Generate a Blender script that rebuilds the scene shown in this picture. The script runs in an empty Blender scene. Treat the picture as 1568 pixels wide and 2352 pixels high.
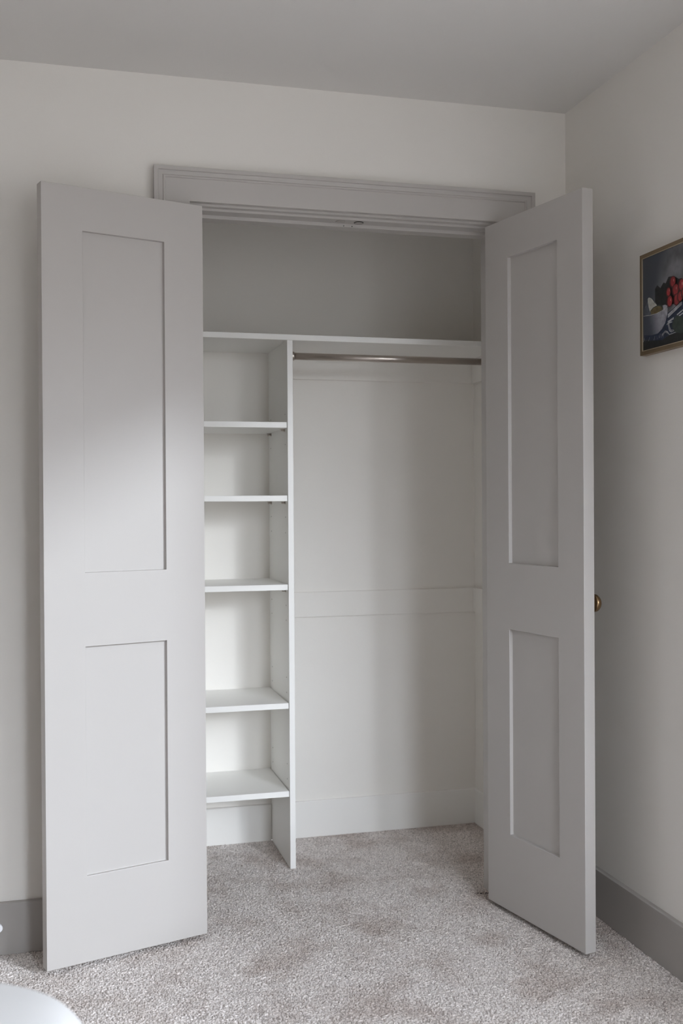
import bpy, bmesh, math, random
import numpy as np
from mathutils import Vector, Matrix
random.seed(4)
S = bpy.context.scene
COL = S.collection

# ---------------------------------------------------------------- camera
def look_axes(yaw, pitch, roll):
    y, t, r = map(math.radians, (yaw, pitch, roll))
    f = Vector((-math.sin(y) * math.cos(t), math.cos(y) * math.cos(t), math.sin(t)))
    R = Vector((math.cos(y), math.sin(y), 0))
    U = R.cross(f)
    return f, R * math.cos(r) + U * math.sin(r), -R * math.sin(r) + U * math.cos(r)

cam_d = bpy.data.cameras.new('camera')
cam = bpy.data.objects.new('camera', cam_d)
COL.objects.link(cam)
f, R, U = look_axes(-14.8635, -0.3972, -0.347)
m = Matrix.Identity(4)
for i in range(3):
    m[i][0] = R[i]; m[i][1] = U[i]; m[i][2] = -f[i]
m[0][3], m[1][3], m[2][3] = 0.1871, -3.0367, 1.2124
cam.matrix_world = m
cam_d.sensor_fit = 'VERTICAL'
cam_d.sensor_height = 36
cam_d.lens = 2455.6 / 2352 * 36
cam_d.clip_start = 0.05
cam_d.dof.use_dof = True
cam_d.dof.focus_distance = 2.95
cam_d.dof.aperture_fstop = 3.5
S.camera = cam

# ---------------------------------------------------------------- exposure, sky, lights
S.view_settings.view_transform = 'Standard'
S.view_settings.look = 'None'
S.view_settings.gamma = 1
S.view_settings.use_curve_mapping = False
S.view_settings.exposure = 0.17

W = bpy.data.worlds.new('overcast_sky')
S.world = W
W.use_nodes = True
SKY_UP = (0.80, 0.88, 1.0); SKY_DOWN = (0.97, 0.98, 1.0); UP = 8.0; DOWN = 2.5
nt = W.node_tree
tc = nt.nodes.new('ShaderNodeTexCoord'); sx = nt.nodes.new('ShaderNodeSeparateXYZ')
mr = nt.nodes.new('ShaderNodeMapRange'); mr.inputs['From Min'].default_value = 0.13; mr.inputs['From Max'].default_value = 0.22   # treeline, then open sky
mx = nt.nodes.new('ShaderNodeMix'); mx.data_type = 'RGBA'
mx.inputs['A'].default_value = (*[c * DOWN for c in SKY_DOWN], 1)
mx.inputs['B'].default_value = (*[c * UP for c in SKY_UP], 1)
nt.links.new(tc.outputs['Generated'], sx.inputs[0]); nt.links.new(sx.outputs['Z'], mr.inputs['Value'])
nt.links.new(mr.outputs['Result'], mx.inputs['Factor']); nt.links.new(mx.outputs['Result'], nt.nodes['Background'].inputs[0])
nt.nodes['Background'].inputs[1].default_value = 1.0

def sky_lamp(name, direction, energy, angle, col, loc):
    d = bpy.data.lights.new(name, 'SUN')
    d.energy = energy; d.angle = math.radians(angle); d.color = col
    o = bpy.data.objects.new(name, d); COL.objects.link(o)
    o.location = loc
    o.rotation_euler = Vector(direction).to_track_quat('-Z', 'Y').to_euler()
    return o
sky_lamp('low_hazy_sun', (-0.40, 1.0, -0.26), 0.52, 5.0, (0.90, 0.95, 1.0), (3, -6, 3))
sky_lamp('side_sky_patch', (-0.80, 1.0, -0.435), 1.60, 7.0, (0.84, 0.915, 1.0), (4, -5, 3))
sky_lamp('bright_sky_patch', (-0.12, 1.0, -0.32), 3.4, 32.0, (0.84, 0.915, 1.0), (0.5, -7, 3))
S.cycles.diffuse_bounces = 8
S.cycles.max_bounces = 12

# ---------------------------------------------------------------- materials
def mat(name, col, rough=0.6, metal=0.0, bump=0.0, bscale=200, var=0.0, vscale=3, spec=0.5, coat=0.0):
    m = bpy.data.materials.new(name); m.use_nodes = True
    nt = m.node_tree; b = nt.nodes['Principled BSDF']
    b.inputs['Base Color'].default_value = (*col, 1)
    b.inputs['Roughness'].default_value = rough
    b.inputs['Metallic'].default_value = metal
    b.inputs['Specular IOR Level'].default_value = spec
    tc = nt.nodes.new('ShaderNodeTexCoord')
    if var:
        n = nt.nodes.new('ShaderNodeTexNoise'); n.inputs['Scale'].default_value = vscale
        n.inputs['Detail'].default_value = 3
        nt.links.new(tc.outputs['Object'], n.inputs['Vector'])
        mx = nt.nodes.new('ShaderNodeMix'); mx.data_type = 'RGBA'
        mx.inputs['A'].default_value = (*[c * (1 - var) for c in col], 1)
        mx.inputs['B'].default_value = (*[min(1, c * (1 + var)) for c in col], 1)
        nt.links.new(n.outputs['Fac'], mx.inputs['Factor'])
        nt.links.new(mx.outputs['Result'], b.inputs['Base Color'])
    if bump:
        n = nt.nodes.new('ShaderNodeTexNoise'); n.inputs['Scale'].default_value = bscale
        n.inputs['Detail'].default_value = 2
        nt.links.new(tc.outputs['Object'], n.inputs['Vector'])
        bp = nt.nodes.new('ShaderNodeBump'); bp.inputs['Strength'].default_value = bump
        bp.inputs['Distance'].default_value = 0.001
        nt.links.new(n.outputs['Fac'], bp.inputs['Height'])
        nt.links.new(bp.outputs['Normal'], b.inputs['Normal'])
    return m

M = {}
M['wall'] = mat('white_wall_paint', (0.83, 0.804, 0.764), 0.75, bump=0.12, bscale=160, var=0.006)
M['ceiling'] = mat('ceiling_paint', (0.74, 0.725, 0.705), 0.9, bump=0.25, bscale=90, var=0.01)
M['greige'] = mat('greige_satin_paint', (0.505, 0.480, 0.460), 0.42, bump=0.06, bscale=140, var=0.008)
M['baseboard'] = mat('greige_baseboard_paint', (0.400, 0.378, 0.358), 0.45, bump=0.06, bscale=140)
M['closet_white'] = mat('closet_white_trim_paint', (0.85, 0.835, 0.805), 0.55, bump=0.05, bscale=150)
M['melamine'] = mat('white_melamine', (0.87, 0.862, 0.838), 0.38, var=0.004)
M['nickel'] = mat('satin_nickel', (0.50, 0.45, 0.41), 0.30, metal=1.0, bump=0.05, bscale=400)
M['brass'] = mat('aged_brass', (0.29, 0.19, 0.105), 0.27, metal=1.0)
M['gold_frame'] = mat('brown_gold_frame', (0.27, 0.20, 0.125), 0.42, metal=0.55, var=0.1, vscale=40)
M['gold_lip'] = mat('pale_gold_lip', (0.62, 0.53, 0.38), 0.35, metal=0.6)
M['dark_metal'] = mat('dark_metal', (0.03, 0.028, 0.025), 0.35, metal=0.8)
M['plate'] = mat('painted_strike_plate', (0.43, 0.40, 0.38), 0.35)
M['hole'] = mat('drilled_hole', (0.05, 0.045, 0.04), 0.9)
M['duvet'] = mat('white_cotton', (0.72, 0.715, 0.71), 0.85, bump=0.15, bscale=600)
M['bed_fabric'] = mat('grey_bed_fabric', (0.35, 0.34, 0.33), 0.9, bump=0.3, bscale=500)
M['rubber'] = mat('white_rubber', (0.62, 0.61, 0.62), 0.5)
M['window_frame'] = mat('white_window_frame', (0.80, 0.80, 0.79), 0.4)

# carpet: cut pile in warm grey, trodden brown patches, one dark torn seam by the right jamb
def carpet_mat():
    m = bpy.data.materials.new('warm_grey_cut_pile_carpet'); m.use_nodes = True
    nt = m.node_tree; N = nt.nodes; L = nt.links; b = N['Principled BSDF']
    b.inputs['Roughness'].default_value = 0.95
    b.inputs['Specular IOR Level'].default_value = 0.1
    b.inputs['Sheen Weight'].default_value = 0.15
    tc = N.new('ShaderNodeTexCoord')
    n1 = N.new('ShaderNodeTexNoise'); n1.inputs['Scale'].default_value = 650; n1.inputs['Detail'].default_value = 3
    n1.inputs['Roughness'].default_value = 0.7
    n2 = N.new('ShaderNodeTexNoise'); n2.inputs['Scale'].default_value = 4.5; n2.inputs['Detail'].default_value = 5
    n2.inputs['Roughness'].default_value = 0.62
    for n in (n1, n2): L.new(tc.outputs['Object'], n.inputs['Vector'])
    r1 = N.new('ShaderNodeValToRGB'); e = r1.color_ramp.elements
    e[0].position = 0.30; e[0].color = (0.34, 0.295, 0.27, 1)
    e[1].position = 0.68; e[1].color = (0.94, 0.875, 0.84, 1)
    at = N.new('ShaderNodeAttribute'); at.attribute_name = 'pile'
    mt = N.new('ShaderNodeMath'); mt.operation = 'MULTIPLY_ADD'; mt.inputs[1].default_value = 0.75
    m2 = N.new('ShaderNodeMath'); m2.operation = 'MULTIPLY'; m2.inputs[1].default_value = 0.25
    L.new(n1.outputs['Fac'], m2.inputs[0]); L.new(at.outputs['Fac'], mt.inputs[0]); L.new(m2.outputs[0], mt.inputs[2])
    L.new(mt.outputs[0], r1.inputs['Fac'])
    r2 = N.new('ShaderNodeValToRGB'); e = r2.color_ramp.elements
    e[0].position = 0.34; e[0].color = (0.74, 0.695, 0.665, 1)
    e[1].position = 0.54; e[1].color = (1, 1, 1, 1)
    L.new(n2.outputs['Fac'], r2.inputs['Fac'])
    mx = N.new('ShaderNodeMix'); mx.data_type = 'RGBA'; mx.blend_type = 'MULTIPLY'; mx.inputs['Factor'].default_value = 1
    L.new(r1.outputs['Color'], mx.inputs['A']); L.new(r2.outputs['Color'], mx.inputs['B'])
    L.new(mx.outputs['Result'], b.inputs['Base Color'])
    return m
M['carpet'] = carpet_mat()

# ---------------------------------------------------------------- helpers
def box(bm, x0, x1, y0, y1, z0, z1, mi=0):
    v = [bm.verts.new(p) for p in ((x0,y0,z0),(x1,y0,z0),(x1,y1,z0),(x0,y1,z0),(x0,y0,z1),(x1,y0,z1),(x1,y1,z1),(x0,y1,z1))]
    for q in ((0,3,2,1),(4,5,6,7),(0,1,5,4),(1,2,6,5),(2,3,7,6),(3,0,4,7)):
        fc = bm.faces.new([v[i] for i in q]); fc.material_index = mi
    return v

def extrude_profile(bm, prof, a, b, mi=0):
    """prof: list of 3-D offset functions evaluated at both ends a and b."""
    A = [bm.verts.new(a(p)) for p in prof]; B = [bm.verts.new(b(p)) for p in prof]
    n = len(prof)
    for i in range(n):
        fc = bm.faces.new((A[i], A[(i+1) % n], B[(i+1) % n], B[i])); fc.material_index = mi
    for q in (list(reversed(A)), B):
        fc = bm.faces.new(q); fc.material_index = mi

def cyl(bm, c, axis, r, h, seg=32, r2=None, mi=0):
    """cylinder starting at c and running h along axis"""
    q = Vector(axis).to_track_quat('Z', 'Y').to_matrix().to_4x4()
    r2 = r if r2 is None else r2
    A = []; B = []
    for i in range(seg):
        t = 2 * math.pi * i / seg
        A.append(bm.verts.new(Vector(c) + q.to_3x3() @ Vector((r*math.cos(t), r*math.sin(t), 0))))
        B.append(bm.verts.new(Vector(c) + q.to_3x3() @ Vector((r2*math.cos(t), r2*math.sin(t), h))))
    for i in range(seg):
        fc = bm.faces.new((A[i], A[(i+1) % seg], B[(i+1) % seg], B[i])); fc.smooth = True; fc.material_index = mi
    for q_ in (list(reversed(A)), B):
        fc = bm.faces.new(q_); fc.material_index = mi

def lathe(bm, prof, c, axis, seg=48, mi=0):
    q = Vector(axis).to_track_quat('Z', 'Y').to_matrix()
    rings = []
    for r, h in prof:
        rings.append([bm.verts.new(Vector(c) + q @ Vector((r*math.cos(2*math.pi*i/seg), r*math.sin(2*math.pi*i/seg), h))) for i in range(seg)])
    for a, b in zip(rings, rings[1:]):
        for i in range(seg):
            fc = bm.faces.new((a[i], a[(i+1) % seg], b[(i+1) % seg], b[i])); fc.smooth = True; fc.material_index = mi
    bm.faces.new(list(reversed(rings[0]))); bm.faces.new(rings[-1])

def obj(name, bm, mats, parent=None, bevel=0.0, loc=None, seg=2):
    bmesh.ops.recalc_face_normals(bm, faces=bm.faces)
    me = bpy.data.meshes.new(name); bm.to_mesh(me); bm.free()
    for mm in (mats if isinstance(mats, (list, tuple)) else [mats]): me.materials.append(M[mm])
    o = bpy.data.objects.new(name, me); COL.objects.link(o)
    if parent: o.parent = parent
    if loc: o.location = loc
    if bevel:
        md = o.modifiers.new('edge', 'BEVEL'); md.width = bevel; md.segments = seg; md.limit_method = 'ANGLE'
        md.angle_limit = math.radians(40)
        md.harden_normals = False
    return o

def B(name, boxes, mats, parent=None, bevel=0.0, loc=None):
    bm = bmesh.new()
    for b in boxes: box(bm, *b)
    return obj(name, bm, mats, parent, bevel, loc)

def tag(o, label=None, cat=None, group=None, kind=None):
    if label: o['label'] = label
    if cat: o['category'] = cat
    if group: o['group'] = group
    if kind: o['kind'] = kind
    return o
def struct(o, label, cat): return tag(o, label, cat, kind='structure')

def empty(name, loc, rz=0):
    o = bpy.data.objects.new(name, None); COL.objects.link(o)
    o.location = loc; o.rotation_euler = (0, 0, rz); o.empty_display_size = 0.1
    return o

# ---------------------------------------------------------------- room dimensions (metres)
XR = 1.7186          # right wall
XL = -3.3            # left wall
YB = -4.2            # rear wall
ZC = 2.4217          # ceiling
YC = 0.766           # closet back wall
CX = 1.028           # middle of the closet opening
XCL = 0.31           # closet left wall
WT = 0.105           # wall thickness at the opening

# ---- floor: carpet pile as displaced mesh where seen, plain beyond
def make_floor():
    x0, x1, y0, y1, s = -0.20, XR, -1.90, YC, 0.0021
    nx = int((x1 - x0) / s) + 1; ny = int((y1 - y0) / s) + 1
    rng = np.random.default_rng(7)
    X, Y = np.meshgrid(np.linspace(x0, x1, nx), np.linspace(y0, y1, ny))
    h = rng.random((ny, nx))
    k = (h + 0.6*np.roll(h, 1, 0) + 0.6*np.roll(h, 1, 1) + 0.36*np.roll(np.roll(h, 1, 0), 1, 1)) / 2.56
    g = rng.random((ny // 3 + 2, nx // 3 + 2))
    g = g.repeat(3, 0).repeat(3, 1)[:ny, :nx]
    g = (g + np.roll(g, 1, 0) + np.roll(g, 1, 1) + np.roll(g, -1, 0) + np.roll(g, -1, 1)) / 5
    c = rng.random((ny // 24 + 2, nx // 24 + 2))
    yy = np.linspace(0, ny / 24, ny); xx = np.linspace(0, nx / 24, nx)
    yi = yy.astype(int); xi = xx.astype(int); fy = (yy - yi)[:, None]; fx = (xx - xi)[None, :]
    yi = np.minimum(yi, c.shape[0] - 2); xi = np.minimum(xi, c.shape[1] - 2)
    low = (c[yi][:, xi]*(1-fy)*(1-fx) + c[yi+1][:, xi]*fy*(1-fx) + c[yi][:, xi+1]*(1-fy)*fx + c[yi+1][:, xi+1]*fy*fx)
    Z = (k - 0.5) * 0.002 + (h - 0.5) * 0.0042 + (low - 0.5) * 0.0015 - 0.0005
    X = X + (rng.random((ny, nx)) - .5) * 0.0012; Y = Y + (rng.random((ny, nx)) - .5) * 0.0012
    # torn seam at the foot of the right jamb
    d = np.abs((Y - 0.064) + 0.003*np.sin(X*260)) / (0.0028 + 0.13*np.clip(X - 1.435, 0, .05))
    gap = np.clip(1.5 - d, 0, 1) * ((X > 1.432) & (X < 1.50))
    Z -= gap * 0.020 * (0.6 + 0.8 * h)
    pile = 0.5*h + 0.5*rng.random((ny, nx))
    torn = gap > 0.30 + 0.35*pile
    X[:, 0] = x0; X[:, -1] = x1; Y[0] = y0; Y[-1] = y1
    v = np.stack([X, Y, Z], -1).reshape(-1, 3)
    idx = np.arange(nx * ny).reshape(ny, nx)
    q = np.stack([idx[:-1, :-1], idx[:-1, 1:], idx[1:, 1:], idx[1:, :-1]], -1).reshape(-1, 4)
    # plain carpet around
    e = 0.0
    ring = [(XL, YB, e), (XR, YB, e), (XR, y0, e), (XL, y0, e), (XL, y0, e), (x0, y0, e), (x0, YC, e), (XL, YC, e)]
    n0 = len(v)
    v = np.concatenate([v, np.array(ring)]); q = np.concatenate([q, np.array([[n0, n0+1, n0+2, n0+3], [n0+4, n0+5, n0+6, n0+7]])])
    me = bpy.data.meshes.new('floor')
    me.vertices.add(len(v)); me.vertices.foreach_set('co', v.astype(np.float32).ravel())
    me.loops.add(q.size); me.loops.foreach_set('vertex_index', q.astype(np.int32).ravel())
    me.polygons.add(len(q)); me.polygons.foreach_set('loop_start', np.arange(0, q.size, 4, dtype=np.int32))
    me.update(calc_edges=True); me.validate()
    me.polygons.foreach_set('use_smooth', np.ones(len(q), dtype=bool))
    me.materials.append(M['carpet']); me.materials.append(M['hole'])
    at = me.attributes.new('pile', 'FLOAT', 'POINT')
    at.data.foreach_set('value', np.concatenate([pile.ravel(), np.full(len(ring), .5)]).astype(np.float32))
    tm = np.concatenate([torn[:-1, :-1].ravel(), [False, False]]).astype(np.int32)
    me.polygons.foreach_set('material_index', tm)
    o = bpy.data.objects.new('floor', me); COL.objects.link(o)
    return o
struct(make_floor(), 'warm grey cut pile carpet running from the bedroom into the closet', 'carpet')

# ---- shell
struct(B('ceiling', [(XL-.1, XR+.1, YB-.1, YC+.1, ZC, ZC+.1)], 'ceiling'), 'plain white painted ceiling above the closet wall', 'ceiling')
OX0, OX1, OZ = 0.5527-.012, 1.5033+.012, 2.0681+.012      # rough opening
struct(B('wall_front', [(XL, OX0, 0, WT, 0, ZC), (OX1, XR, 0, WT, 0, ZC), (OX0, OX1, 0, WT, OZ, ZC)], 'wall'),
       'white painted wall with the closet opening in it', 'wall')
struct(B('wall_closet_back', [(XCL-.1, XR, YC, YC+.1, 0, ZC)], 'wall'), 'white back wall inside the closet', 'wall')
struct(B('wall_closet_left', [(XCL-.1, XCL, WT, YC, 0, ZC)], 'wall'), 'white left wall inside the closet', 'wall')
# right wall with the wide side window 
WY0, WY1, WZ0, WZ1 = -3.20, -1.48, 0.60, 2.16
struct(B('wall_right', [(XR, XR+.12, WY1, YC+.1, 0, ZC), (XR, XR+.12, YB, WY0, 0, ZC), (XR, XR+.12, WY0, WY1, 0, WZ0), (XR, XR+.12, WY0, WY1, WZ1, ZC)], 'wall'),
       'white painted wall on the right where the picture hangs', 'wall')
VX0, VX1, VZ0, VZ1 = 1.02, 1.66, 0.70, 2.27
struct(B('wall_rear', [(XL, VX0, YB-.12, YB, 0, ZC), (VX1, XR, YB-.12, YB, 0, ZC), (VX0, VX1, YB-.12, YB, 0, VZ0), (VX0, VX1, YB-.12, YB, VZ1, ZC)], 'wall'),
       'white painted wall behind the camera', 'wall')
struct(B('wall_left', [(XL-.1, XL, YB, WT, 0, ZC)], 'wall'), 'white painted wall on the far left of the bedroom', 'wall')
struct(B('window_1', [(XR+.04, XR+.10, WY0, WY1, WZ0, WZ0+.04), (XR+.04, XR+.10, WY0, WY1, WZ1-.04, WZ1), (XR+.04, XR+.10, WY0, WY0+.04, WZ0+.04, WZ1-.04), (XR+.04, XR+.10, WY1-.04, WY1, WZ0+.04, WZ1-.04)], 'window_frame', bevel=.003),
       'wide white framed window in the right wall', 'window')
struct(B('window_2', [(VX0, VX1, YB-.10, YB-.04, VZ0, VZ0+.04), (VX0, VX1, YB-.10, YB-.04, VZ1-.04, VZ1), (VX0, VX0+.04, YB-.10, YB-.04, VZ0+.04, VZ1-.04), (VX1-.04, VX1, YB-.10, YB-.04, VZ0+.04, VZ1-.04)], 'window_frame', bevel=.003),
       'white framed window in the rear wall', 'window')

# ---- baseboards
def base_prof(t, h, c=0.004): return [(0, 0), (t, 0), (t, h), (t - c, h + c*.5), (0, h + c*.5)]
def baseboard(name, p0, p1, nrm, t, h, mm, label):
    bm = bmesh.new()
    P0, P1, n = Vector((*p0, 0)), Vector((*p1, 0)), Vector((*nrm, 0))
    extrude_profile(bm, base_prof(t, h), lambda p: P0 + n*p[0] + Vector((0, 0, p[1])), lambda p: P1 + n*p[0] + Vector((0, 0, p[1])))
    return struct(obj(name, bm, mm, bevel=0.0012), label, 'baseboard')
baseboard('baseboard_front_left', (XL, 0), (0.4527, 0), (0, -1), .015, .1383, 'baseboard', 'greige baseboard behind the open left closet door')
baseboard('baseboard_front_right', (1.6045, 0), (XR-.015, 0), (0, -1), .015, .1383, 'baseboard', 'short greige baseboard behind the open right closet door')
baseboard('baseboard_right', (XR, YB), (XR, 0), (-1, 0), .015, .1383, 'baseboard', 'greige baseboard along the right wall below the picture')
baseboard('baseboard_left', (XL, YB), (XL, 0), (1, 0), .015, .1383, 'baseboard', 'greige baseboard along the far left wall')
baseboard('baseboard_closet_back', (0.9453, YC), (XR, YC), (0, -1), .012, .1305, 'closet_white', 'white baseboard under the hanging space on the closet back wall')
baseboard('baseboard_closet_back_tower', (0.6170, YC), (0.9250, YC), (0, -1), .0125, .1305, 'closet_white', 'white baseboard behind the shelf tower')
baseboard('baseboard_closet_right', (XR, WT), (XR, YC-.012), (-1, 0), .009, .1305, 'closet_white', 'white baseboard on the closet right wall')

# ---- door casing: flat board with cove and outer back band, mitred at the corners
def casing():
    bm = bmesh.new()
    # (distance in from outer edge, projection out of the wall)
    prof = [(0, 0), (0, .027), (.0115, .027), (.0125, .0225), (.017, .0205), (.024, .0195), (.0275, .0225), (.031, .0225), (.033, .0185), (.100, .0185), (.100, 0)]
    xo0, xo1, zo = .4527, 1.6045, 2.1616
    k = (2.1616 - 2.0681) / .100
    path = [(xo0, 0), (xo0, zo), (xo1, zo), (xo1, 0)]
    sec = []
    for i, (x, z) in enumerate(path):
        s = []
        for d, t in prof:
            dx = d if i < 2 else -d
            dz = -d * k if i in (1, 2) else 0
            s.append(bm.verts.new((x + dx, -t, z + dz)))
        sec.append(s)
    n = len(prof)
    for a, b in zip(sec, sec[1:]):
        for j in range(n): bm.faces.new((a[j], a[(j+1) % n], b[(j+1) % n], b[j]))
    bm.faces.new(sec[0]); bm.faces.new(list(reversed(sec[-1])))
    return struct(obj('trim_1', bm, 'greige', bevel=.0007), 'greige door casing with a raised outer band around the closet opening', 'door casing')
casing()

# ---- jamb with stepped rebate and stop: head and two sides in one profile
def jamb():
    bm = bmesh.new()
    # (y, set-in from the casing's inner edge)
    prof = [(0, -.012), (0, .0066), (.020, .0066), (.020, .0136), (.064, .0136), (.064, .0236), (.103, .0236), (.108, .0236), (.108, -.012)]
    x0, x1, z = .5527, 1.5033, 2.0681
    path = [(x0, 0, 1, 0), (x0, z, 1, -1), (x1, z, -1, -1), (x1, 0, -1, 0)]
    sec = [[bm.verts.new((x + sx*d, y, zz + sz*d)) for y, d in prof] for x, zz, sx, sz in path]
    n = len(prof)
    for a, b in zip(sec, sec[1:]):
        for j in range(n): bm.faces.new((a[j], a[(j+1) % n], b[(j+1) % n], b[j]))
    bm.faces.new(sec[0]); bm.faces.new(list(reversed(sec[-1])))
    return struct(obj('trim_2', bm, 'greige', bevel=.0008), 'greige jamb and stop lining the closet opening', 'door jamb')
j = jamb()
def strike(x, y, z, dark):
    bm = bmesh.new()
    lathe(bm, [(.0145, 0), (.0145, .0014), (.0132, .0020), (.0128, .0012), (.0126, .0008)], (x, y, z), (0, 0, -1), 40)
    o = obj('catch_plate', bm, 'dark_metal' if dark else 'plate', j)
    bm = bmesh.new(); cyl(bm, (x, y, z + .0004), (0, 0, -1), .0125, .0018, 36)
    c = obj('plate_cup', bm, 'plate', o)
    if dark: o['label'] = 'black rimmed round catch plate'
    else: o['label'] = 'painted over round catch plate'
strike(1.0061, .0425, 2.0545, False)
strike(1.0630, .0425, 2.0545, True)
for x in (1.0221, 1.0479):
    bm = bmesh.new(); cyl(bm, (x, .0641, 2.0478), (0, -1, 0), .0016, .0008, 12)
    obj('nail_hole', bm, 'hole', j)

# ---- closet doors: two-panel shaker leaves
DW, DH, DT = 0.4523, 2.0320, 0.0350
def leaf_mesh(bm):
    xs = [0, .115, DW - .109, DW]
    zs = [0, .2258, .8288, 1.0232, 1.9176, DH]
    dep = .0112
    for side in (0, 1):
        y = 0 if side == 0 else DT
        yi = dep if side == 0 else DT - dep
        for i in range(3):
            for k in range(5):
                a, b, c, d = xs[i], xs[i+1], zs[k], zs[k+1]
                if i == 1 and k in (1, 3):
                    o_ = [(a, y, c), (b, y, c), (b, y, d), (a, y, d)]; n_ = [(p[0], yi, p[2]) for p in o_]
                    V = [bm.verts.new(p) for p in o_]; Wv = [bm.verts.new(p) for p in n_]
                    for t in range(4): bm.faces.new((V[t], V[(t+1) % 4], Wv[(t+1) % 4], Wv[t]))
                    bm.faces.new(Wv)
                else:
                    bm.faces.new([bm.verts.new(p) for p in ((a, y, c), (b, y, c), (b, y, d), (a, y, d))])
    bmesh.ops.remove_doubles(bm, verts=bm.verts, dist=1e-5)
    bm.edges.ensure_lookup_table()
    bd = [e for e in bm.edges if e.is_boundary]
    bmesh.ops.bridge_loops(bm, edges=bd)

def door(name, hx, hy, ang, s, label):
    # local x: along the leaf away from its hinge; local y (times s): towards the face that shuts outwards
    bm = bmesh.new(); leaf_mesh(bm)
    if s < 0:
        for v in bm.verts: v.co.x *= -1
    o = obj(name, bm, 'greige', bevel=.0011)
    a = math.radians(ang)
    d = Vector((s*math.sin(a), -math.cos(a), 0)); n = Vector((s*math.cos(a), math.sin(a), 0))
    o.matrix_world = Matrix(((s*d.x, n.x, 0, hx), (s*d.y, n.y, 0, hy), (0, 0, 1, .0147), (0, 0, 0, 1)))
    struct(o, label, 'closet door')
    bm = bmesh.new()
    kx = s*.407; kz = .941 - .0147
    lathe(bm, [(.0135, 0), (.0135, .003), (.0075, .005), (.0070, .020), (.0100, .025), (.0200, .0275), (.0238, .0315), (.0245, .0360), (.0235, .0410), (.0195, .0460), (.0120, .0490), (.004, .0498)],
          (kx, DT, kz), (0, 1, 0), 56)
    k = obj('door_knob', bm, 'brass', o); k['label'] = 'round aged brass knob'
    for z in (.18, 1.02, 1.82):
        bm = bmesh.new(); cyl(bm, (-s*.004, DT + .001, z), (0, 0, 1), .0055, .075, 20)
        box(bm, *sorted((-s*.0015, s*.0)), DT-.030, DT-.002, z, z + .075)
        obj('hinge', bm, 'nickel', o)
    return o
door('door_1', .5831, -.0543, 72.5558, -1, 'greige two-panel closet door swung wide open on the left, nearly flat to the wall')
door('door_2', 1.4396, -.0243, 11.7547, 1, 'greige two-panel closet door on the right, opened square to the closet')

# ---------------------------------------------------------------- closet fittings
YF = .438            # front edge of shelves
TH = .0188
XD = .9263           # left face of the upright
HZ = (.2917, .3424, .5825, .6334, .8250, .8753, 1.1190, 1.1712, 1.4150, 1.5160)
def upright(x0, label, face):
    r = empty('shelf_upright', (x0 + TH/2, (YF + YC)/2, 0))
    bm = bmesh.new()
    y0, y1 = YF - (YF+YC)/2, YC - .0005 - (YF+YC)/2
    bn = .0135
    pts = [(y0, 0.001), (y1 - bn, 0.001), (y1 - bn, .1335), (y1, .1335), (y1, 1.7592), (y0, 1.7592)]
    A = [bm.verts.new((-TH/2, y, z)) for y, z in pts]; Bv = [bm.verts.new((TH/2, y, z)) for y, z in pts]
    for i in range(6): bm.faces.new((A[i], A[(i+1) % 6], Bv[(i+1) % 6], Bv[i]))
    bm.faces.new(A); bm.faces.new(list(reversed(Bv)))
    p = obj('board', bm, 'melamine', r, bevel=.0008)
    xx = -TH/2 if face < 0 else TH/2
    for z in HZ:
        for y in (.480, .727):
            bm = bmesh.new(); cyl(bm, (xx - face*.0002, y - (YF+YC)/2, z), (face, 0, 0), .0021, .0004, 12)
            obj('peg_hole', bm, 'hole', r)
    tag(r, label, 'shelf upright')
    return r
U1 = upright(XD, 'tall white upright board between the shelf tower and the hanging space', -1)
U2 = upright(.5990, 'white upright board at the hidden left side of the shelf tower', 1)

def shelf_mesh():
    bm = bmesh.new(); w = XD - (.5990 + TH) - .0054
    box(bm, -w/2, w/2, YF, YC - .001, -TH, 0)
    return bm, w
SH = [(1.4868, 'topmost white tower shelf just below the long top shelf'),
      (1.2436, 'second white tower shelf from the top, at eye level'),
      (.9483, 'middle white tower shelf, just above the wall batten'),
      (.5540, 'fourth white tower shelf, shaded at its back corner'),
      (.2608, 'lowest white tower shelf, just above the closet baseboard')]
first = None
xm = ((.5990 + TH) + XD) / 2
for z, lab in SH:
    if first is None:
        r = empty('adjustable_shelf', (xm, 0, z))
        bm, w = shelf_mesh(); obj('board', bm, 'melamine', r, bevel=.0006)
        for sx in (-1, 1):
            for y in (.4845, .722):
                bm = bmesh.new()
                xw = sx * (w/2 + .0027)
                cyl(bm, (xw, y, -TH - .0042), (-sx, 0, 0), .0040, .013, 16)
                box(bm, *sorted((xw, xw - sx*.0015)), y - .006, y + .006, -TH - .010, -TH - .0004)
                box(bm, *sorted((xw, xw - sx*.015)), y - .006, y + .006, -TH - .0018, -TH - .0002)
                obj('support_peg', bm, 'nickel', r)
        first = r
    else:
        r = first.copy(); COL.objects.link(r); r.location = (xm, 0, z)
        for ch in first.children:
            c = ch.copy(); COL.objects.link(c); c.parent = r
    tag(r, lab, 'shelf', 'adjustable tower shelves')

tag(B('top_shelf', [(XCL, XR-.0005, YF, YC-.0005, 1.7594, 1.7780)], 'melamine', bevel=.0008),
    'long white top shelf spanning the whole closet above the rod', 'shelf')

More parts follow.
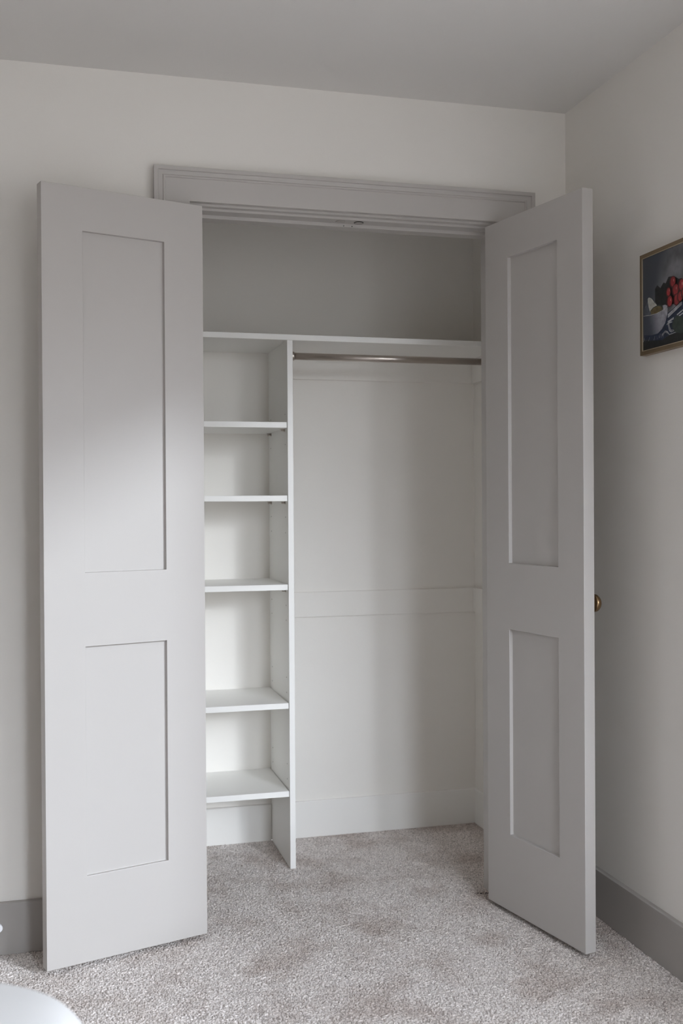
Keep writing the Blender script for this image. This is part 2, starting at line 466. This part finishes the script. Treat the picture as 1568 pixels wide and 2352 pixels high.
# battens fixed to the closet walls
def batten(name, z0, z1, x0, x1, lab_b, lab_r, t=.012, ry0=WT+.02):
    tag(B(name, [(x0, x1, YC - t, YC - .0002, z0, z1)], 'wall', bevel=.0008), lab_b, 'batten')
    tag(B(name, [(XR - t, XR - .0002, ry0, YC - t - .0004, z0, z1)], 'wall', bevel=.0008), lab_r, 'batten')
batten('wall_batten', .8037, .8942, XD + TH + .0005, XR - .0004,
       'white batten across the closet back wall at hip height', 'white batten on the closet right wall at hip height')
batten('shelf_batten', 1.6680, 1.7590, XD + TH + .0005, XR - .0004,
       'white batten on the back wall under the long top shelf', 'white batten on the closet right wall under the top shelf', ry0=YF)

# ---- hanging rod
ry, rz, rr = .5000, 1.7150, .0118
x0, x1 = XD + TH, XR - .008
rod = empty('closet_rod', ((x0 + x1)/2, ry, rz))
off = (x0 + x1)/2
bm = bmesh.new(); cyl(bm, (x0 - off + .002, 0, 0), (1, 0, 0), rr, x1 - x0 - .004, 48); obj('tube', bm, 'nickel', rod)
for s in (-1, 1):
    e = (x0 if s < 0 else x1) - off
    bm = bmesh.new(); lathe(bm, [(.0152, 0), (.0152, .0155), (.0142, .0178), (rr + .0006, .0182)], (e, 0, 0), (-s, 0, 0), 40)
    fl = obj('end_socket', bm, 'nickel', rod)
    bm = bmesh.new(); lathe(bm, [(.0022, 0), (.0032, .0015), (.0034, .0036), (.0020, .0048)], (e - s*.0035*1.2, -.003, -.0142), (0, -.35, -1), 20)
    obj('set_screw', bm, 'dark_metal', fl)
tag(rod, 'satin nickel closet rod hanging under the long top shelf', 'closet rod')

# ---------------------------------------------------------------- framed still life on the right wall
def picture():
    xw = XR - .0005
    ya, yb = -.4690, -.8290     # near-closet edge, edge outside the photo
    za, zb = 1.6055, 1.8735
    dep = .019; fw = .0105
    r = empty('framed_picture', (xw, (ya + yb)/2, (za + zb)/2))
    oy, oz = (ya + yb)/2, (za + zb)/2
    def L(y, z, x): return (x, y - oy, z - oz)
    bm = bmesh.new()
    prof = [(0, 0), (0, -dep), (fw, -dep), (fw, -.006), (fw, 0)]
    cs = [(ya, za, -1, 1), (ya, zb, -1, -1), (yb, zb, 1, -1), (yb, za, 1, 1)]
    sec = [[bm.verts.new(L(y + sy*d, z + sz*d, x)) for d, x in prof] for y, z, sy, sz in cs]
    n = len(prof)
    for i in range(4):
        a, b = sec[i], sec[(i+1) % 4]
        for k in range(n): bm.faces.new((a[k], a[(k+1) % n], b[(k+1) % n], b[k]))
    obj('picture_frame', bm, 'gold_frame', r, bevel=.0006)
    bm = bmesh.new()
    prof = [(fw, -.006), (fw, -dep - .0006), (fw + .0016, -dep - .0006), (fw + .0016, -.006)]
    sec = [[bm.verts.new(L(y + sy*d, z + sz*d, x)) for d, x in prof] for y, z, sy, sz in cs]
    n = len(prof)
    for i in range(4):
        a, b = sec[i], sec[(i+1) % 4]
        for k in range(n): bm.faces.new((a[k], a[(k+1) % n], b[(k+1) % n], b[k]))
    obj('frame_lip', bm, 'gold_lip', r)
    # the painting itself: flat layered shapes of paint
    mats = []
    def pm(name, col, bg=False, grad=None):
        m = bpy.data.materials.new(name); m.use_nodes = True
        nt = m.node_tree; b = nt.nodes['Principled BSDF']
        b.inputs['Base Color'].default_value = (*col, 1); b.inputs['Roughness'].default_value = .5
        tc = nt.nodes.new('ShaderNodeTexCoord'); no = nt.nodes.new('ShaderNodeTexNoise')
        no.inputs['Scale'].default_value = 14 if bg else 60; no.inputs['Detail'].default_value = 3
        nt.links.new(tc.outputs['Object'], no.inputs['Vector'])
        rp = nt.nodes.new('ShaderNodeValToRGB')
        k = .45 if bg else .25
        rp.color_ramp.elements[0].position = .35; rp.color_ramp.elements[1].position = .65
        rp.color_ramp.elements[0].color = (*[c*(1-k) for c in col], 1)
        rp.color_ramp.elements[1].color = (*[c*(1+k) for c in col], 1)
        nt.links.new(no.outputs['Fac'], rp.inputs['Fac']); nt.links.new(rp.outputs['Color'], b.inputs['Base Color'])
        if grad:      # painted tone change across the canvas: (y at dark end, y at light end, dark colour, tilt)
            ya_, yb_, dark, tilt = grad
            sp = nt.nodes.new('ShaderNodeSeparateXYZ'); nt.links.new(tc.outputs['Object'], sp.inputs[0])
            mz = nt.nodes.new('ShaderNodeMath'); mz.operation = 'MULTIPLY_ADD'; mz.inputs[1].default_value = tilt
            nt.links.new(sp.outputs['Z'], mz.inputs[0]); nt.links.new(sp.outputs['Y'], mz.inputs[2])
            ad = nt.nodes.new('ShaderNodeMath'); ad.operation = 'MULTIPLY_ADD'; ad.inputs[1].default_value = .04
            nt.links.new(no.outputs['Fac'], ad.inputs[0]); nt.links.new(mz.outputs[0], ad.inputs[2])
            mr_ = nt.nodes.new('ShaderNodeMapRange'); mr_.interpolation_type = 'SMOOTHSTEP'
            mr_.inputs['From Min'].default_value = ya_ - oy + .02; mr_.inputs['From Max'].default_value = yb_ - oy + .02
            nt.links.new(ad.outputs[0], mr_.inputs['Value'])
            mm = nt.nodes.new('ShaderNodeMix'); mm.data_type = 'RGBA'; mm.inputs['A'].default_value = (*dark, 1)
            nt.links.new(mr_.outputs['Result'], mm.inputs['Factor']); nt.links.new(rp.outputs['Color'], mm.inputs['B'])
            nt.links.new(mm.outputs['Result'], b.inputs['Base Color'])
        M[name] = m; mats.append(name); return len(mats) - 1
    bm = bmesh.new()
    lay = [0]
    X0 = -(dep - .0022)
    def poly(pts, mi):
        lay[0] += 1
        x = X0 - lay[0]*.00008
        f = bm.faces.new([bm.verts.new(L(y, z, x)) for y, z in pts]); f.material_index = mi
    def ell(cy, cz, ry_, rz_, mi, n=28):
        poly([(cy + ry_*math.cos(2*math.pi*i/n), cz + rz_*math.sin(2*math.pi*i/n)) for i in range(n)], mi)
    bgc = pm('paint_slate_grey', (.175, .175, .19), True, (-.50, -.60, (.062, .070, .085), .45)); shade = pm('paint_deep_slate', (.075, .085, .10), True)
    black = pm('paint_near_black', (.017, .018, .018)); navy = pm('paint_navy', (.022, .032, .062)); white = pm('paint_dull_white', (.48, .49, .52))
    bowlc = pm('paint_bowl_grey', (.34, .34, .385), False, (-.495, -.565, (.070, .080, .105), -.25)); bsh = pm('paint_bowl_shade', (.10, .11, .135)); ol = pm('paint_olive_brown', (.14, .105, .05)); gr = pm('paint_dark_green', (.035, .05, .042))
    red = pm('paint_tomato_red', (.30, .028, .032)); dred = pm('paint_dark_red', (.085, .014, .016)); pink = pm('paint_highlight', (.55, .22, .20)); cream = pm('paint_cream', (.50, .50, .46))
    yA, yB, zA, zB = ya - fw, yb + fw, za + fw, zb - fw
    box(bm, X0, -.002, *sorted((yA - oy, yB - oy)), zA - oz, zB - oz, bgc)
    poly([(yA, 1.646), (-.5743, 1.6333), (-.6076, 1.641), (-.64, 1.6414), (-.667, 1.662), (yB, 1.668), (yB, zA), (yA, zA)], black)
    poly([(-.5413, 1.7711), (-.5516, 1.7792), (-.5668, 1.7688), (-.5810, 1.7800), (-.5919, 1.7760), (-.6051, 1.790), (-.63, 1.787), (-.652, 1.775), (-.665, 1.775), (-.680, 1.755), (-.680, 1.715), (-.6048, 1.7177), (-.5749, 1.7227), (-.5529, 1.7253), (-.541, 1.7386)], black)
    poly([(-.6014, 1.6984), (-.6405, 1.7095), (-.6673, 1.7171), (-.72, 1.726), (-.74, 1.69), (-.70, 1.655), (-.6669, 1.648), (-.64, 1.6414), (-.6076, 1.641), (-.5743, 1.6333), (-.523, 1.6391), (-.4878, 1.6463), (-.4861, 1.6589), (-.5231, 1.6531), (-.5541, 1.653), (-.5745, 1.6617), (-.5913, 1.6791)], navy)
    poly([(-.4865, 1.7109), (-.4884, 1.7294), (-.4992, 1.7407), (-.5063, 1.745), (-.5131, 1.7213), (-.5218, 1.7095), (-.5147, 1.7069)], bsh)
    poly([(-.5054, 1.7518), (-.5100, 1.7545), (-.5151, 1.7537), (-.5238, 1.7502), (-.5376, 1.7374), (-.5521, 1.7255), (-.534, 1.722), (-.5183, 1.7160), (-.5131, 1.7213), (-.5062, 1.7413)], cream)
    poly([(-.5183, 1.7185), (-.534, 1.7250), (-.5546, 1.7275), (-.5749, 1.7240), (-.5799, 1.7131), (-.5511, 1.7060), (-.5235, 1.7067)], gr)
    poly([(-.5200, 1.7165), (-.534, 1.7228), (-.5546, 1.7248), (-.5720, 1.7205), (-.5760, 1.7121), (-.5511, 1.7060), (-.5235, 1.7077)], ol)
    poly([(-.5783, 1.7216), (-.5900, 1.7216), (-.6005, 1.7165), (-.5965, 1.7120), (-.5815, 1.7070)], bowlc)
    poly([(-.4847, 1.7097), (-.5147, 1.7065), (-.5494, 1.7056), (-.5832, 1.7089), (-.5965, 1.7138), (-.6015, 1.7111), (-.5997, 1.695), (-.5896, 1.6748), (-.5745, 1.6617), (-.5541, 1.653), (-.5231, 1.6531), (-.4861, 1.6589)], bowlc)
    top = [(-.4847, 1.7104), (-.5147, 1.7074), (-.5494, 1.7066), (-.5832, 1.7100), (-.5965, 1.7150), (-.6005, 1.7190)]
    for p_, q_ in zip(top, top[1:]): poly([p_, q_, (q_[0], q_[1] - .0013), (p_[0], p_[1] - .0013)], cream)
    for s in ([(-.603, 1.6944), (-.6243, 1.7016), (-.6672, 1.7162), (-.6672, 1.7140), (-.6275, 1.7001), (-.6038, 1.6922)],
              [(-.603, 1.6910), (-.6243, 1.6980), (-.6672, 1.7130), (-.6672, 1.7110), (-.6275, 1.6965), (-.6038, 1.6890)],
              [(-.6021, 1.6872), (-.6672, 1.7097), (-.6672, 1.7077), (-.6046, 1.6855)],
              [(-.6012, 1.6765), (-.6306, 1.6826), (-.6306, 1.6808), (-.6050, 1.6750)],
              [(-.6012, 1.6740), (-.6306, 1.6798), (-.6306, 1.6780), (-.6078, 1.6727)],
              [(-.5962, 1.6683), (-.6062, 1.6739), (-.6241, 1.6729), (-.6225, 1.6705), (-.6094, 1.6697)],
              [(-.6028, 1.6699), (-.6048, 1.6695), (-.6125, 1.6510), (-.620, 1.6480), (-.632, 1.6490), (-.6324, 1.6475), (-.619, 1.6460), (-.6105, 1.6505)],
              [(-.6062, 1.6699), (-.6092, 1.6690), (-.6170, 1.6525), (-.630, 1.6508), (-.632, 1.6498), (-.616, 1.6505)],
              [(-.5744, 1.6461), (-.5911, 1.6545), (-.6011, 1.652), (-.6109, 1.6423), (-.64, 1.6437), (-.6408, 1.6425), (-.6108, 1.6405), (-.5995, 1.6501), (-.5911, 1.6529), (-.576, 1.6450)],
              [(-.576, 1.6435), (-.5911, 1.6515), (-.5985, 1.6490), (-.606, 1.6430), (-.5985, 1.6475), (-.5911, 1.6500), (-.578, 1.6428)],
              [(-.645, 1.687), (-.668, 1.694), (-.69, 1.70), (-.69, 1.696), (-.668, 1.6905), (-.647, 1.684)],
              [(-.652, 1.682), (-.70, 1.694), (-.70, 1.691), (-.655, 1.6795)]):
        poly(s, white)
    for k in range(12):      # cloth fringe
        y = -.490 - k*.0088; z = 1.6455 - k*.0004 + (.003 if k > 8 else 0)
        poly([(y, z + .0045), (y - .0012, z + .005), (y + .0045, z - .005), (y + .0030, z - .0055)], bowlc if k % 3 else white)
    poly([(-.624, 1.6601), (-.630, 1.672), (-.6435, 1.6838), (-.667, 1.6790), (-.70, 1.66), (-.695, 1.645), (-.6667, 1.6354), (-.64, 1.6432)], gr)
    for (cy, cz, a, b) in ((-.6297, 1.7725, .0125, .0135), (-.6100, 1.7504, .0095, .0110), (-.6424, 1.7500, .0140, .0145), (-.6163, 1.7256, .0125, .0140), (-.6486, 1.7240, .0130, .0145), (-.6640, 1.7290, .0115, .0130), (-.6700, 1.7560, .0130, .0150), (-.6850, 1.7350, .0140, .0150)):
        ell(cy + .0012, cz, a + .0015, b + .001, dred); ell(cy - .0008, cz, a*.84, b*.88, red)
        ell(cy - .004, cz + .003, a*.13, b*.28, pink, 12)
    obj('painting', bm, mats, r)
    tag(r, 'gold framed still life of tomatoes, white bowl and striped cloth on right wall', 'picture')
picture()

# ---------------------------------------------------------------- bed corner at the lower left
def bed():
    cx, cy = -.628, -2.622
    r = empty('bed', (cx, cy, 0))
    hx, hy = .86, 1.13
    B('bed_base', [(-hx+.06, hx-.06, -hy+.06, hy-.12, .06, .30)], 'bed_fabric', r, bevel=.01)
    B('mattress', [(-hx+.05, hx-.05, -hy+.05, hy-.09, .302, .50)], 'duvet', r, bevel=.04)
    for sx in (-1, 1):
        for sy in (-1, 1):
            bm = bmesh.new(); cyl(bm, (sx*(hx-.12), sy*(hy-.20), .002), (0, 0, 1), .022, .058, 16)
            obj('leg', bm, 'dark_metal', r)
    # duvet: rounded blanket shape laid over the mattress, falling at the sides
    bm = bmesh.new()
    rings = []; NS = 220; prof = []
    Rc = .20
    def outline(off):
        pts = []
        hx_, hy_, rc = hx + off, hy + off, max(.03, Rc + off)
        per = [(1, 1), (-1, 1), (-1, -1), (1, -1)]
        n4 = NS // 4
        for qi, (sx, sy) in enumerate(per):
            for i in range(n4):
                # half straight, half arc
                t = i / n4
                a0 = qi * math.pi/2
                c = Vector((sx*(hx_-rc), sy*(hy_-rc)))
                if t < .5:
                    a = a0 + t*2*math.pi/2
                    pts.append(c + Vector((math.cos(a), math.sin(a)))*rc)
                else:
                    a = a0 + math.pi/2
                    p0 = c + Vector((math.cos(a), math.sin(a)))*rc
                    sx2, sy2 = per[(qi+1) % 4]
                    c2 = Vector((sx2*(hx_-rc), sy2*(hy_-rc)))
                    p1 = c2 + Vector((math.cos(a), math.sin(a)))*rc
                    pts.append(p0.lerp(p1, (t-.5)*2))
        return pts
    from mathutils import noise
    top = .600
    prof = [(.012, .10), (.010, .16), (.006, .25), (.003, .35), (0, .45), (-.002, .50), (-.010, .545), (-.028, .575), (-.055, .592), (-.10, top), (-.20, top+.008), (-.40, top+.012), (-.60, top+.014)]
    for off, z in prof:
        rg = []
        for i, p in enumerate(outline(off)):
            fold = max(0, (.56 - z))/.45
            w = .018*fold*math.sin(i*.55 + 2*noise.noise(Vector((p.x*4, p.y*4, 0)))) + .006*noise.noise(Vector((p.x*6, p.y*6, z*6)))
            d = Vector((p.x, p.y)).normalized()
            zz = z + .006*noise.noise(Vector((p.x*5, p.y*5, 3))) + .0025*noise.noise(Vector((p.x*15, p.y*5, 1 + z)))
            rg.append(bm.verts.new((p.x + d.x*w, p.y + d.y*w, zz)))
        rings.append(rg)
    for a, b in zip(rings, rings[1:]):
        for i in range(len(a)):
            fc = bm.faces.new((a[i], a[(i+1) % len(a)], b[(i+1) % len(a)], b[i])); fc.smooth = True
    fc = bm.faces.new(rings[-1]); fc.smooth = True
    d = obj('duvet', bm, 'duvet', r)
    md = d.modifiers.new('sub', 'SUBSURF'); md.levels = 1; md.render_levels = 2
    md2 = d.modifiers.new('thick', 'SOLIDIFY'); md2.thickness = .012; md2.offset = -1
    tag(r, 'bed with a rounded white duvet corner poking in at the lower left', 'bed')
bed()

# ---------------------------------------------------------------- door stop on the left baseboard
AX = (.20, -1, 0)
ds = empty('door_stop', (.0145, -.0152, .0985))
bm = bmesh.new(); cyl(bm, (0, 0, 0), (0, -1, 0), .0090, .004, 24); obj('base_disc', bm, 'baseboard', ds)
bm = bmesh.new()
lathe(bm, [(.0040 + .0006*(i % 2), .003 + i*.0012) for i in range(47)], (0, 0, 0), AX, 18); obj('spring', bm, 'nickel', ds)
bm = bmesh.new()
lathe(bm, [(.0080, .057), (.0105, .059), (.0108, .070), (.0085, .075)], (0, 0, 0), AX, 28)
obj('rubber_tip', bm, 'rubber', ds)['label'] = 'white rubber tip'
tag(ds, 'small door stop with white rubber tip on the baseboard left of the left door', 'door stop')
